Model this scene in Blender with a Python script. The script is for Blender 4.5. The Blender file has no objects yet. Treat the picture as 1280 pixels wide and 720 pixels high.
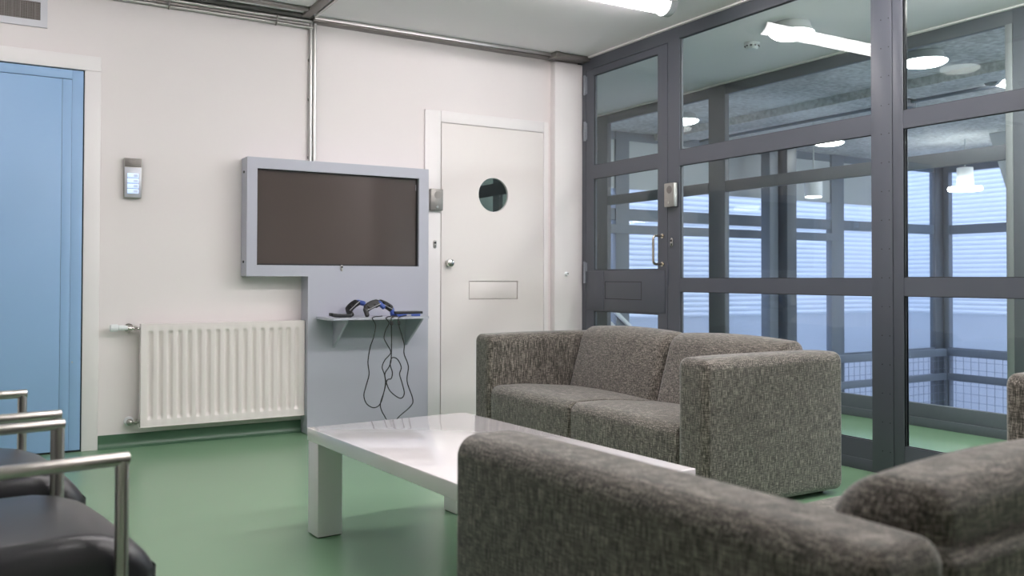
import bpy, bmesh, math, random
from mathutils import Vector, Matrix
random.seed(7)
PI = math.pi
sc = bpy.context.scene
COL = sc.collection

# ------------------------------------------------------------------ render look
sc.view_settings.view_transform = 'Standard'
sc.view_settings.look = 'None'
sc.view_settings.gamma = 1.0
sc.view_settings.use_curve_mapping = False
sc.view_settings.exposure = 0.0
try:
    sc.cycles.use_denoising = True
    sc.cycles.max_bounces = 14
    sc.cycles.diffuse_bounces = 6
    sc.cycles.glossy_bounces = 6
    sc.cycles.transparent_max_bounces = 32
    sc.cycles.sample_clamp_indirect = 8
    sc.cycles.caustics_reflective = False
    sc.cycles.caustics_refractive = False
except Exception:
    pass

# ------------------------------------------------------------------ materials
def mat(name, col, rough=0.5, metal=0.0, spec=0.5, coat=0.0, bump=None, var=None):
    m = bpy.data.materials.new(name); m.use_nodes = True
    nt = m.node_tree; b = nt.nodes['Principled BSDF']
    b.inputs['Base Color'].default_value = (*col, 1)
    b.inputs['Roughness'].default_value = rough
    b.inputs['Metallic'].default_value = metal
    b.inputs['Specular IOR Level'].default_value = spec
    b.inputs['Coat Weight'].default_value = coat
    b.inputs['Coat Roughness'].default_value = 0.05
    tc = nt.nodes.new('ShaderNodeTexCoord')
    if var:                                   # (scale, amount): faint tone variation
        n = nt.nodes.new('ShaderNodeTexNoise'); n.inputs['Scale'].default_value = var[0]
        n.inputs['Detail'].default_value = 4
        nt.links.new(tc.outputs['Object'], n.inputs['Vector'])
        mx = nt.nodes.new('ShaderNodeMix'); mx.data_type = 'RGBA'
        a = var[1]
        mx.inputs['A'].default_value = (*[c*(1-a) for c in col], 1)
        mx.inputs['B'].default_value = (*[min(1, c*(1+a)) for c in col], 1)
        nt.links.new(n.outputs['Fac'], mx.inputs['Factor'])
        nt.links.new(mx.outputs['Result'], b.inputs['Base Color'])
    if bump:                                  # (scale, strength, distance)
        n = nt.nodes.new('ShaderNodeTexNoise'); n.inputs['Scale'].default_value = bump[0]
        n.inputs['Detail'].default_value = 3
        nt.links.new(tc.outputs['Object'], n.inputs['Vector'])
        bp = nt.nodes.new('ShaderNodeBump'); bp.inputs['Strength'].default_value = bump[1]
        bp.inputs['Distance'].default_value = bump[2]
        nt.links.new(n.outputs['Fac'], bp.inputs['Height'])
        nt.links.new(bp.outputs['Normal'], b.inputs['Normal'])
    return m

def emit(name, col, strength):
    m = bpy.data.materials.new(name); m.use_nodes = True
    nt = m.node_tree; b = nt.nodes['Principled BSDF']
    b.inputs['Base Color'].default_value = (0.9, 0.9, 0.9, 1)
    b.inputs['Emission Color'].default_value = (*col, 1)
    b.inputs['Emission Strength'].default_value = strength
    return m

def glass(name, tint, f0=.030):
    m = bpy.data.materials.new(name); m.use_nodes = True
    nt = m.node_tree; nt.nodes.clear()
    N = nt.nodes.new; L = nt.links.new
    out = N('ShaderNodeOutputMaterial'); mix = N('ShaderNodeMixShader')
    tr = N('ShaderNodeBsdfTransparent'); tr.inputs['Color'].default_value = (*tint, 1)
    gl = N('ShaderNodeBsdfGlossy'); gl.inputs['Roughness'].default_value = 0.0
    gl.inputs['Color'].default_value = (1, 1, 1, 1)
    lw = N('ShaderNodeLayerWeight'); lw.inputs['Blend'].default_value = 0.5
    pw = N('ShaderNodeMath'); pw.operation = 'POWER'; pw.inputs[1].default_value = 5
    mu = N('ShaderNodeMath'); mu.operation = 'MULTIPLY_ADD'
    mu.inputs[1].default_value = 0.95; mu.inputs[2].default_value = f0
    L(lw.outputs['Facing'], pw.inputs[0]); L(pw.outputs[0], mu.inputs[0])
    L(mu.outputs[0], mix.inputs['Fac']); L(tr.outputs[0], mix.inputs[1]); L(gl.outputs[0], mix.inputs[2])
    L(mix.outputs[0], out.inputs['Surface'])
    return m

def fabric(name):
    m = bpy.data.materials.new(name); m.use_nodes = True
    nt = m.node_tree; b = nt.nodes['Principled BSDF']
    N = nt.nodes.new; L = nt.links.new
    b.inputs['Roughness'].default_value = 0.95
    b.inputs['Specular IOR Level'].default_value = 0.15
    b.inputs['Sheen Weight'].default_value = 0.4
    b.inputs['Sheen Roughness'].default_value = 0.5
    tc = N('ShaderNodeTexCoord')
    def nz(scale, detail, rough=0.6):
        mp = N('ShaderNodeMapping'); mp.inputs['Scale'].default_value = scale
        n = N('ShaderNodeTexNoise'); n.inputs['Scale'].default_value = 1
        n.inputs['Detail'].default_value = detail; n.inputs['Roughness'].default_value = rough
        L(tc.outputs['Object'], mp.inputs['Vector']); L(mp.outputs[0], n.inputs['Vector'])
        return n.outputs['Fac']
    a = nz((330, 330, 26), 3); c = nz((32, 32, 330), 3); d = nz((450, 450, 450), 2); e = nz((9, 9, 4), 2)
    def add(x, y, wx, wy):
        p = N('ShaderNodeMath'); p.operation = 'MULTIPLY'; p.inputs[1].default_value = wx; L(x, p.inputs[0])
        q = N('ShaderNodeMath'); q.operation = 'MULTIPLY_ADD'; q.inputs[1].default_value = wy
        L(y, q.inputs[0]); L(p.outputs[0], q.inputs[2]); return q.outputs[0]
    s = add(add(add(a, c, .50, .32), d, 1, .13), e, 1, .05)
    r = N('ShaderNodeValToRGB'); L(s, r.inputs['Fac'])
    r.color_ramp.elements[0].position = .415; r.color_ramp.elements[0].color = FAB0
    r.color_ramp.elements[1].position = .59; r.color_ramp.elements[1].color = FAB2
    el = r.color_ramp.elements.new(.50); el.color = FAB1
    L(r.outputs['Color'], b.inputs['Base Color'])
    bp = N('ShaderNodeBump'); bp.inputs['Strength'].default_value = .5; bp.inputs['Distance'].default_value = .002
    L(s, bp.inputs['Height']); L(bp.outputs['Normal'], b.inputs['Normal'])
    return m

def concrete(name, col):
    m = mat(name, col, .9, bump=(60, .3, .004))
    nt = m.node_tree; b = nt.nodes['Principled BSDF']
    tc = nt.nodes.new('ShaderNodeTexCoord')
    n1 = nt.nodes.new('ShaderNodeTexNoise'); n1.inputs['Scale'].default_value = 22; n1.inputs['Detail'].default_value = 6
    n2 = nt.nodes.new('ShaderNodeTexNoise'); n2.inputs['Scale'].default_value = 1.2; n2.inputs['Detail'].default_value = 4
    ad = nt.nodes.new('ShaderNodeMath'); ad.operation = 'ADD'
    nt.links.new(tc.outputs['Object'], n1.inputs['Vector']); nt.links.new(tc.outputs['Object'], n2.inputs['Vector'])
    nt.links.new(n1.outputs['Fac'], ad.inputs[0]); nt.links.new(n2.outputs['Fac'], ad.inputs[1])
    r = nt.nodes.new('ShaderNodeValToRGB')
    r.color_ramp.elements[0].position = .38; r.color_ramp.elements[0].color = (*[c*.62 for c in col], 1)
    r.color_ramp.elements[1].position = .62; r.color_ramp.elements[1].color = (*[c*1.25 for c in col], 1)
    dv = nt.nodes.new('ShaderNodeMath'); dv.operation = 'MULTIPLY'; dv.inputs[1].default_value = .5
    nt.links.new(ad.outputs[0], dv.inputs[0]); nt.links.new(dv.outputs[0], r.inputs['Fac'])
    nt.links.new(r.outputs['Color'], b.inputs['Base Color'])
    return m

FAB0 = (.024, .022, .018, 1); FAB1 = (.090, .080, .068, 1); FAB2 = (.315, .28, .245, 1)
M = dict(
    wall=mat('wall_paint', (.82, .765, .765), .75, spec=.3, bump=(220, .06, .001), var=(1.3, .012)),
    trim=mat('white_gloss_paint', (.86, .82, .825), .42, spec=.4, var=(2, .01)),
    ceiling=mat('ceiling_paint', (.90, .865, .90), .8, spec=.2, var=(2, .02)),
    floor=mat('green_linoleum', (.185, .315, .195), .26, spec=.6, bump=(9, .03, .004), var=(1.6, .05)),
    base=mat('green_skirting', (.060, .135, .080), .35, var=(4, .06)),
    blue=mat('blue_paint', (.30, .475, .74), .45, var=(1.5, .02)),
    seam=mat('dark_seam', (.03, .035, .04), .8),
    door=mat('cream_door_paint', (.82, .765, .75), .5, spec=.4, var=(1.2, .012)),
    grey=mat('grey_blue_lacquer', (.455, .462, .535), .42, spec=.45, var=(1.5, .015)),
    screen=mat('screen_panel', (.086, .069, .064), .10, spec=.5),
    bezel=mat('black_bezel', (.012, .012, .013), .35),
    rad=mat('radiator_enamel', (.85, .785, .775), .32, spec=.5),
    whitepl=mat('white_plastic', (.80, .82, .84), .35),
    chrome=mat('chrome', (.72, .71, .69), .18, metal=1),
    steel=mat('brushed_steel', (.50, .48, .455), .30, metal=1, bump=(300, .08, .0005)),
    satin=mat('satin_metal', (.46, .445, .42), .42, metal=1, var=(20, .06)),
    boxgrey=mat('grey_steel', (.27, .258, .245), .42, metal=.8, var=(20, .06)),
    galv=mat('galvanised_metal', (.25, .232, .222), .45, metal=.8, var=(14, .08)),
    galvl=mat('bright_galvanised_metal', (.60, .59, .58), .35, metal=.85, var=(9, .08)),
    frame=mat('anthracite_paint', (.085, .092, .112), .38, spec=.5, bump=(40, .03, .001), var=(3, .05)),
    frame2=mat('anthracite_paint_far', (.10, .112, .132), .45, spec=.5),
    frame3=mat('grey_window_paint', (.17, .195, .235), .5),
    gasket=mat('black_gasket', (.012, .013, .015), .6),
    bead=mat('aluminium_bead', (.24, .26, .27), .45, metal=.3),
    table=mat('white_gloss_lacquer', (.83, .79, .81), .10, spec=.5, coat=.6),
    tableleg=mat('white_lacquer_leg', (.80, .76, .78), .3, spec=.5),
    leather=mat('black_leather', (.024, .024, .029), .36, spec=.6, bump=(160, .12, .0015), var=(6, .15)),
    leatherside=mat('black_leather_side', (.012, .013, .018), .5, spec=.5, bump=(160, .12, .0015)),
    feet=mat('dark_plastic_foot', (.02, .02, .02), .5),
    blackpl=mat('black_plastic', (.016, .016, .018), .4),
    bluepl=mat('blue_plastic', (.045, .09, .36), .4),
    greypl=mat('grey_plastic', (.35, .35, .37), .4),
    cable=mat('black_cable', (.012, .012, .013), .5),
    concrete=concrete('concrete', (.58, .60, .60)),
    hallwall=mat('hall_wall_paint', (.52, .55, .56), .8, var=(1, .04)),
    clad=mat('white_corrugated_steel', (.78, .82, .88), .5, var=(2, .03)),
    lower=mat('pale_panel', (.50, .54, .60), .7, var=(1.5, .06)),
    hallfloor=mat('hall_floor', (.62, .63, .66), .5, var=(1, .05)),
    lampbody=mat('lamp_housing', (.50, .53, .53), .4),
    capgrey=mat('lamp_end_cap', (.36, .38, .39), .45),
    dark=mat('dark_void', (.02, .025, .027), .05, spec=.5),
    glass=glass('window_glass', (.955, .975, .968)),
    glass2=glass('far_window_glass', (.95, .972, .975), .008),
    porthole=glass('porthole_glass', (.70, .77, .74)),
    lit=emit('lit_tube', (1.0, .940, .938), 21.0),
    litfill=emit('lit_fill_tube', (1.0, .940, .938), 37.0),
    fillhall=emit('lit_hall_fill_tube', (.95, .98, 1.0), 88.0),
    dish=emit('lit_dish', (1.0, .99, .96), 18.0),
    dishfill=emit('lit_fill_dish', (1.0, .99, .96), 155.0),
    button=emit('lit_blue_button', (.20, .45, 1.0), .8),
    paper=mat('white_label', (.75, .8, .9), .6),
    rubber=mat('grille_dark', (.15, .135, .12), .7),
)
M['fabric'] = fabric('grey_brown_weave')

# ------------------------------------------------------------------ mesh helpers
class MB:
    """collects shapes in one bmesh, built as ONE object"""
    def __init__(self): self.bm = bmesh.new()
    def _add(self, me_bm, mtx=None):
        if mtx is not None: bmesh.ops.transform(me_bm, matrix=mtx, verts=me_bm.verts)
        me = bpy.data.meshes.new('tmp'); me_bm.to_mesh(me); me_bm.free()
        self.bm.from_mesh(me); bpy.data.meshes.remove(me); return self
    def box(self, a, b, bev=0.0, seg=2, mtx=None):
        t = bmesh.new(); bmesh.ops.create_cube(t, size=1)
        a = Vector([min(p, q) for p, q in zip(a, b)]) if True else a
        bb = Vector(b); aa = a
        mx = Vector([max(p, q) for p, q in zip(a, b)])
        return self._box(aa, mx, bev, seg, mtx, t)
    def _box(self, a, b, bev, seg, mtx, t):
        c = (a+b)/2; s = b-a
        for v in t.verts: v.co = Vector((v.co.x*s.x, v.co.y*s.y, v.co.z*s.z))+c
        if bev > 0:
            bmesh.ops.bevel(t, geom=t.edges[:], offset=min(bev, min(s)*.49), segments=seg, profile=.5, affect='EDGES')
        return self._add(t, mtx)
    def cyl(self, p, q, r, n=20, r2=None, bev=0.0):
        p, q = Vector(p), Vector(q); d = q-p; L = d.length
        t = bmesh.new()
        bmesh.ops.create_cone(t, cap_ends=True, segments=n, radius1=r, radius2=r if r2 is None else r2, depth=L)
        if bev > 0:
            es = [e for e in t.edges if abs(e.verts[0].co.z-e.verts[1].co.z) < 1e-6]
            bmesh.ops.bevel(t, geom=es, offset=bev, segments=2, profile=.5, affect='EDGES')
        mt = Matrix.Translation((p+q)/2) @ d.to_track_quat('Z', 'Y').to_matrix().to_4x4()
        return self._add(t, mt)
    def sph(self, c, r, sx=1, sy=1, sz=1, n=20):
        t = bmesh.new(); bmesh.ops.create_uvsphere(t, u_segments=n, v_segments=n//2, radius=r)
        return self._add(t, Matrix.Translation(c) @ Matrix.Diagonal((sx, sy, sz, 1)))
    def lathe(self, prof, c, axis='Z', n=32):
        """prof = [(radius, height)]"""
        t = bmesh.new(); rings = []
        for r, h in prof:
            rings.append([t.verts.new((r*math.cos(2*PI*i/n), r*math.sin(2*PI*i/n), h)) for i in range(n)] if r > 1e-6 else [t.verts.new((0, 0, h))])
        for A, B in zip(rings, rings[1:]):
            for i in range(n):
                j = (i+1) % n
                if len(A) == 1 and len(B) == 1: continue
                if len(A) == 1: t.faces.new((A[0], B[i], B[j]))
                elif len(B) == 1: t.faces.new((A[i], A[j], B[0]))
                else: t.faces.new((A[i], A[j], B[j], B[i]))
        bmesh.ops.recalc_face_normals(t, faces=t.faces)
        mt = Matrix.Translation(c)
        if axis == 'Y': mt = mt @ Matrix.Rotation(PI/2, 4, 'X')      # +h -> -y (towards the room)
        if axis == 'X': mt = mt @ Matrix.Rotation(-PI/2, 4, 'Y')     # +h -> -x
        return self._add(t, mt)
    def tube(self, pts, r, n=10, smooth=0):
        pts = [Vector(p) for p in pts]
        if smooth:
            P = [pts[0]]+pts+[pts[-1]]; out = []
            for i in range(1, len(P)-2):
                p0, p1, p2, p3 = P[i-1:i+3]
                for k in range(smooth):
                    u = k/smooth
                    out.append(.5*((2*p1)+(p2-p0)*u+(2*p0-5*p1+4*p2-p3)*u*u+(3*p1-p0-3*p2+p3)*u**3))
            pts = out+[pts[-1]]
        t = bmesh.new(); rings = []; up = None
        for i, p in enumerate(pts):
            d = ((pts[min(i+1, len(pts)-1)]-p).normalized()+(p-pts[max(i-1, 0)]).normalized()).normalized()
            if up is None:
                up = d.orthogonal().normalized()
            up = (up-d*up.dot(d)).normalized(); s = d.cross(up)
            rings.append([t.verts.new(p+r*(math.cos(2*PI*k/n)*up+math.sin(2*PI*k/n)*s)) for k in range(n)])
        for A, B in zip(rings, rings[1:]):
            for k in range(n): t.faces.new((A[k], A[(k+1) % n], B[(k+1) % n], B[k]))
        t.faces.new(rings[0][::-1]); t.faces.new(rings[-1])
        bmesh.ops.recalc_face_normals(t, faces=t.faces)
        return self._add(t)
    def poly(self, pts, vec):
        """closed outline extruded along vec"""
        t = bmesh.new(); vs = [t.verts.new(p) for p in pts]; f = t.faces.new(vs)
        r = bmesh.ops.extrude_face_region(t, geom=[f])
        bmesh.ops.translate(t, vec=vec, verts=[v for v in r['geom'] if isinstance(v, bmesh.types.BMVert)])
        bmesh.ops.recalc_face_normals(t, faces=t.faces)
        return self._add(t)
    def soft(self, a, b, r, fn=None, seg=5, inner=8):
        """soft box with rounded edges of radius r; fn(p, u) bends it, u = p in -1..1"""
        a, b = Vector(a), Vector(b); c = (a+b)/2; h = (b-a)/2
        if not hasattr(r, '__len__'): r = (r, r, r)
        t = bmesh.new(); ax = []
        for k in range(3):
            rr = min(r[k], h[k]*.999); ins = h[k]-rr
            pos = [-h[k]+rr*(1-math.tan(PI/4*(seg-i)/seg)) for i in range(seg)]
            mid = [-ins+2*ins*i/inner for i in range(inner+1)]
            ax.append(pos+mid+[-x for x in pos[::-1]])
        vd = {}
        def V(i, j, k):
            key = (i, j, k)
            if key not in vd:
                p = Vector((ax[0][i], ax[1][j], ax[2][k])); q = []; d = []
                for m in range(3):
                    rr = min(r[m], h[m]*.999); ins = h[m]-rr
                    cl = max(-ins, min(ins, p[m])); q.append(cl); d.append((p[m]-cl)/rr)
                d = Vector(d)
                if d.length > 1e-9: d.normalize()
                w = Vector([q[m]+d[m]*min(r[m], h[m]*.999) for m in range(3)])
                u = Vector([w[m]/h[m] for m in range(3)])
                w = w+c
                if fn: w = fn(w, u)
                vd[key] = t.verts.new(w)
            return vd[key]
        n = [len(x)-1 for x in ax]
        for i in range(n[0]):
            for j in range(n[1]):
                t.faces.new((V(i, j, 0), V(i, j+1, 0), V(i+1, j+1, 0), V(i+1, j, 0)))
                t.faces.new((V(i, j, n[2]), V(i+1, j, n[2]), V(i+1, j+1, n[2]), V(i, j+1, n[2])))
        for i in range(n[0]):
            for k in range(n[2]):
                t.faces.new((V(i, 0, k), V(i+1, 0, k), V(i+1, 0, k+1), V(i, 0, k+1)))
                t.faces.new((V(i, n[1], k), V(i, n[1], k+1), V(i+1, n[1], k+1), V(i+1, n[1], k)))
        for j in range(n[1]):
            for k in range(n[2]):
                t.faces.new((V(0, j, k), V(0, j, k+1), V(0, j+1, k+1), V(0, j+1, k)))
                t.faces.new((V(n[0], j, k), V(n[0], j+1, k), V(n[0], j+1, k+1), V(n[0], j, k+1)))
        return self._add(t)
    def xf(self, mtx):
        bmesh.ops.transform(self.bm, matrix=mtx, verts=self.bm.verts); return self
    def build(self, name, m, parent=None, smooth=40):
        me = bpy.data.meshes.new(name)
        self.bm.normal_update()
        self.bm.to_mesh(me); self.bm.free()
        for p in me.polygons: p.use_smooth = True
        me.materials.append(m)
        try: me.set_sharp_from_angle(angle=math.radians(smooth))
        except Exception: pass
        o = bpy.data.objects.new(name, me); COL.objects.link(o)
        if parent is not None: o.parent = parent
        return o

def plate(outer, holes, thick, plane, off):
    """flat sheet with holes. plane 'XZ' at y=off (grows to +y) or 'YZ' at x=off (grows to +x)"""
    cu = bpy.data.curves.new('tmp', 'CURVE'); cu.dimensions = '2D'; cu.fill_mode = 'BOTH'; cu.extrude = thick/2
    for loop in [outer]+holes:
        s = cu.splines.new('POLY'); s.points.add(len(loop)-1); s.use_cyclic_u = True
        for p, (x, y) in zip(s.points, loop): p.co = (x, y, 0, 1)
    o = bpy.data.objects.new('tmp', cu); COL.objects.link(o)
    dg = bpy.context.evaluated_depsgraph_get(); dg.update()
    me = bpy.data.meshes.new_from_object(o.evaluated_get(dg))
    t = bmesh.new(); t.from_mesh(me)
    bpy.data.objects.remove(o); bpy.data.curves.remove(cu); bpy.data.meshes.remove(me)
    for v in t.verts:
        x, y, z = v.co
        v.co = (x, off+thick/2+z, y) if plane == 'XZ' else (off+thick/2+z, x, y)
    bmesh.ops.remove_doubles(t, verts=t.verts, dist=1e-6)
    bmesh.ops.recalc_face_normals(t, faces=t.faces)
    mb = MB(); mb._add(t); return mb
def rect(a, b, c, d): return [(a, b), (c, b), (c, d), (a, d)]

def tag(o, label, cat, group=None):
    o['label'] = label; o['category'] = cat
    if group: o['group'] = group
    return o
def thing(name, label, cat, loc=(0, 0, 0), rz=0.0, group=None):
    o = bpy.data.objects.new(name, None); COL.objects.link(o)
    o.location = loc; o.rotation_euler = (0, 0, rz); o.empty_display_size = .1
    return tag(o, label, cat, group)
def local(mb, root):
    """mesh given in world coordinates -> local to an unrotated root"""
    return mb.xf(Matrix.Translation(-root.location))
def struct(o, label=None):
    o['kind'] = 'structure'
    if label: o['label'] = label
    return o
def sroot(name, loc, label=None):
    o = bpy.data.objects.new(name, None); COL.objects.link(o); o.location = loc
    return struct(o, label)
def copy_tree(o, parent=None):
    c = o.copy(); COL.objects.link(c)
    if parent is not None: c.parent = parent
    for ch in list(o.children): copy_tree(ch, c)
    return c

# ------------------------------------------------------------------ key planes
D = 5.665      # back wall
W = 3.98       # glazed wall between room and corridor
C = 2.70       # ceiling
P2 = 5.50      # second glazed wall
FY, FX = 8.40, 12.85   # hall windows

# ------------------------------------------------------------------ camera
f, yaw, pitch, roll, cyy = 1107.8, math.radians(30.866), math.radians(.961), math.radians(.14), 329.49
fw = Vector((math.sin(yaw)*math.cos(pitch), math.cos(yaw)*math.cos(pitch), math.sin(pitch)))
rt = Vector((math.cos(yaw), -math.sin(yaw), 0)); up = rt.cross(fw)
rt2 = math.cos(roll)*rt+math.sin(roll)*up; up2 = -math.sin(roll)*rt+math.cos(roll)*up
cam = bpy.data.cameras.new('camera'); co = bpy.data.objects.new('camera', cam); COL.objects.link(co)
mw = Matrix.Identity(4)
for i in range(3): mw[i][0], mw[i][1], mw[i][2] = rt2[i], up2[i], -fw[i]
mw[2][3] = 1.0
co.matrix_world = mw
cam.sensor_width = 36; cam.lens = f*36/1280; cam.shift_y = -(360-cyy)/1280
cam.clip_start = .05; cam.clip_end = 200
cam.dof.use_dof = True; cam.dof.focus_distance = 4.6; cam.dof.aperture_fstop = 3.6
sc.camera = co

# ------------------------------------------------------------------ world light (overcast sky outside)
w = bpy.data.worlds.new('sky'); sc.world = w; w.use_nodes = True
bg = w.node_tree.nodes['Background']
bg.inputs['Color'].default_value = (.67, .725, 1.0, 1); bg.inputs['Strength'].default_value = 3.2

# ------------------------------------------------------------------ room shell
struct(MB().box((-1.8, -2.8, -.1), (5.62, D, 0)).build('floor', M['floor']))
struct(MB().box((1.4, D, -.1), (5.62, 8.5, 0)).build('floor_corridor', M['floor']))
struct(MB().box((1.3, D+.14, 0), (1.4, 8.5, C)).box((1.4, 8.42, 0), (4.0, 8.5, C)).build('wall_lobby', M['wall']))
struct(MB().box((4.0, 8.25, 0), (5.5, 8.30, C)).build('wall_corridor_end', M['hallwall']))
struct(MB().box((-1.8, -2.8, C), (5.60, D+.14, C+.12)).box((1.3, D+.14, C), (5.60, 8.5, C+.12)).build('ceiling', M['ceiling']))
struct(plate(rect(-1.8, 0, 4.05, C), [rect(2.80, .01, 3.645, 2.095)], .14, 'XZ', D).build('wall_back', M['wall']))
struct(MB().box((-1.9, -2.8, 0), (-1.8, D+.14, C)).build('wall_left', M['wall']))
struct(MB().box((-1.9, -2.9, 0), (5.6, -2.8, C)).build('wall_rear', M['wall']))
struct(MB().box((W, -2.8, 0), (W+.1, 1.20, C)).build('wall_right', M['wall']))
# pilaster in the corner
struct(MB().box((3.726, 5.60, 0), (W, D, C-.045), .004).build('trim_1', M['trim']))
# white bead under the ceiling above the glazing
struct(MB().box((W-.02, 1.2, C-.012), (W+.01, 5.60, C), .002).build('trim_2', M['trim']))
# green coved skirting
cove = [(0, 0), (-.028, 0), (-.022, .006), (-.012, .018), (-.008, .035), (-.007, .080), (0, .080)]
sk = MB()
for x0, x1 in ((.585, 1.786), (2.632, 2.66)):
    sk.poly([(x0, D+y, z) for y, z in cove], (x1-x0, 0, 0))
struct(sk.build('baseboard_back', M['base']))

# ------------------------------------------------------------------ blue door with white surround
d1 = sroot('door_1', (0, D, 0), 'pale blue door in a white surround at the left')
y0 = D-.022
fr = MB()
fr.box((.497, y0, 0), (.583, D, 2.1965), .004).box((-.55, y0, 2.197), (.583, D, 2.283), .004).box((-.55, y0, 0), (-.465, D, 2.197), .006)
local(fr, d1).build('door_frame', M['trim'], d1)
local(MB().box((-.465, D-.006, 0), (.497, D-.001, 2.197)), d1).build('rebate', M['seam'], d1)
lf = MB().box((-.455, D-.018, .012), (.381, D-.004, 2.1345), .001).box((.3825, D-.018, .012), (.431, D-.004, 2.1345), .001)
lf.box((.4320, D-.018, .012), (.490, D-.004, 2.190), .001).box((-.455, D-.018, 2.138), (.4320, D-.004, 2.190), .001)
local(lf, d1).build('door_leaf', M['blue'], d1)
kn = MB().cyl((.43, D-.02, 1.0), (.43, D-.018, .97), .004)
local(MB().cyl((.446, D-.018, .515), (.446, D-.0205, .515), .004, 12), d1).build('screw', M['steel'], d1)

# ------------------------------------------------------------------ white door with porthole
d2 = sroot('door_2', (3.2, D, 0), 'cream door with a round window')
fr = MB()
fr.box((2.662, D-.016, 0), (2.787, D, 2.192), .005).box((3.657, D-.016, 0), (3.700, D, 2.192), .005).box((2.787, D-.016, 2.110), (3.657, D, 2.192), .005)
local(fr, d2).build('door_frame', M['trim'], d2)
circ = lambda cx, cz, r, n=48: [(cx+r*math.cos(2*PI*i/n), cz+r*math.sin(2*PI*i/n)) for i in range(n)]
WC = (3.216, 1.613, .128)
vx0, vx1, vz0, vz1 = 3.014, 3.427, .846, .981
lf = plate(rect(2.792, .01, 3.653, 2.105), [circ(*WC), rect(vx0, vz0, vx1, vz1)], .013, 'XZ', D-.016)
local(lf, d2).build('door_leaf', M['door'], d2)
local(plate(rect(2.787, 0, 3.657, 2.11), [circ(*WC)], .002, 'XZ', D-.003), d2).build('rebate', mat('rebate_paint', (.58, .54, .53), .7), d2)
ring = MB().lathe([(.1285, -.006), (.1285, .017), (.125, .017), (.123, -.006), (.1285, -.006)], (WC[0], D-.001, WC[1]), 'Y', 48)
ro = local(ring, d2).build('porthole_ring', M['trim'], d2)
gl = MB().lathe([(0, .002), (.1235, .002), (.1235, -.004), (0, -.004), (0, .002)], (WC[0], D-.002, WC[1]), 'Y', 48)
local(gl, d2).build('pane', M['porthole'], d2)
local(MB().box((vx0+.006, D-.013, vz0+.006), (vx1-.006, D-.0035, vz1-.006), .003), d2).build('vent_panel', M['door'], d2)
kb = MB().lathe([(.026, 0), (.026, .004), (.011, .006), (.010, .022), (.020, .026), (.027, .036), (.026, .046), (.016, .054), (0, .055)], (2.847, D-.016, 1.109), 'Y', 28)
local(kb, d2).build('door_knob', M['chrome'], d2)

# small plates and boxes on the door surround
def keyplate(loc, axis, label):
    t = thing('key_switch', label, 'key switch', loc)
    if axis == 'Y':
        o = MB().soft((-.013, -.006, -.030), (.013, 0, .030), (.012, .003, .012), inner=2).build('plate', M['steel'], t)
        MB().cyl((0, -.006, .010), (0, -.010, .010), .008, 16).box((-.003, -.0095, -.022), (.003, -.006, -.006), .001).build('key_cylinder', M['blackpl'], t)
    else:
        o = MB().soft((-.006, -.013, -.030), (0, .013, .030), (.003, .012, .012), inner=2).build('plate', M['chrome'], t)
        MB().cyl((-.006, 0, .010), (-.010, 0, .010), .008, 16).box((-.0095, -.003, -.022), (-.006, .003, -.006), .001).build('key_cylinder', M['blackpl'], t)
    return t
keyplate((2.741, D-.016, 1.241), 'Y', 'small oval key switch on the cream door surround below the steel call box')
keyplate((W-.002, 4.560, 1.246), 'X', 'small oval key switch on the dark glass door post beside the handle')

def callbox(loc, label, axis='Y', s=(.094, .036, .152), m='boxgrey'):
    t = thing('call_box', label, 'intercom', loc)
    wx, dp, hz = s
    q = Matrix.Identity(4) if axis == 'Y' else Matrix.Rotation(-PI/2, 4, 'Z')   # local -y faces the room
    MB().box((-wx/2+.006, -.004, -hz/2+.006), (wx/2-.006, 0, hz/2-.006), .001).xf(q).build('mounting_plate', M['galv'], t)
    MB().box((-wx/2, -dp, -hz/2), (wx/2, -.003, hz/2), .003).xf(q).build('casing', M[m], t)
    MB().cyl((.004, -dp+.0005, hz*.22), (.004, -dp-.0015, hz*.22), .026, 24).xf(q).build('speaker_grille', M['galv'], t)
    MB().cyl((0, -dp, -hz*.33), (0, -dp-.005, -hz*.33), .008, 16).xf(q).build('call_button', M['chrome'], t)
    return t
callbox((2.740, D-.016, 1.553), 'brushed steel call box on the cream door surround, right of the screen')
callbox((W-.004, 4.547, 1.562), 'brushed steel call box on the dark post between glass door and window', 'X', (.098, .036, .158), 'satin')

t = thing('door_buffer', 'small white round knob on the corner pilaster', 'door buffer', (3.829, 5.60, 1.036))
MB().lathe([(.016, 0), (.016, .006), (.012, .010), (.012, .018), (0, .019)], (0, 0, 0), 'Y', 20).build('stem', M['whitepl'], t)
MB().cyl((.004, -.018, .002), (.004, -.021, .002), .005, 12).build('pin', M['blackpl'], t)

# intercom with lit buttons at the left
t = thing('intercom', 'narrow wall intercom with four glowing blue buttons near the blue door', 'intercom', (.757, D, 1.588))
MB().box((-.043, -.004, -.113), (.045, -.001, .113), .001).build('mounting_plate', M['galv'], t)
MB().box((-.047, -.030, -.117), (.049, -.003, .117), .003).build('casing', M['satin'], t)
MB().box((-.045, -.034, -.115), (.047, -.030, .062), .002).build('front_plate', mat('pale_grey_metal', (.52, .53, .58), .4, metal=.4), t)
g = MB().box((-.045, -.034, .066), (.047, -.030, .115), .001)
for i in range(5):
    g.box((-.038, -.0355, .072+i*.009), (.040, -.034, .0755+i*.009), .0008)
g.build('speaker_grille', M['galv'], t)
for i in range(4):
    z = -.092+i*.031
    b = MB().box((-.030, -.038, z), (.032, -.034, z+.026), .002).build('button', M['button'], t)
    MB().box((.004, -.0386, z+.005), (.028, -.038, z+.020)).build('name_label', M['paper'], b)

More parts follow.
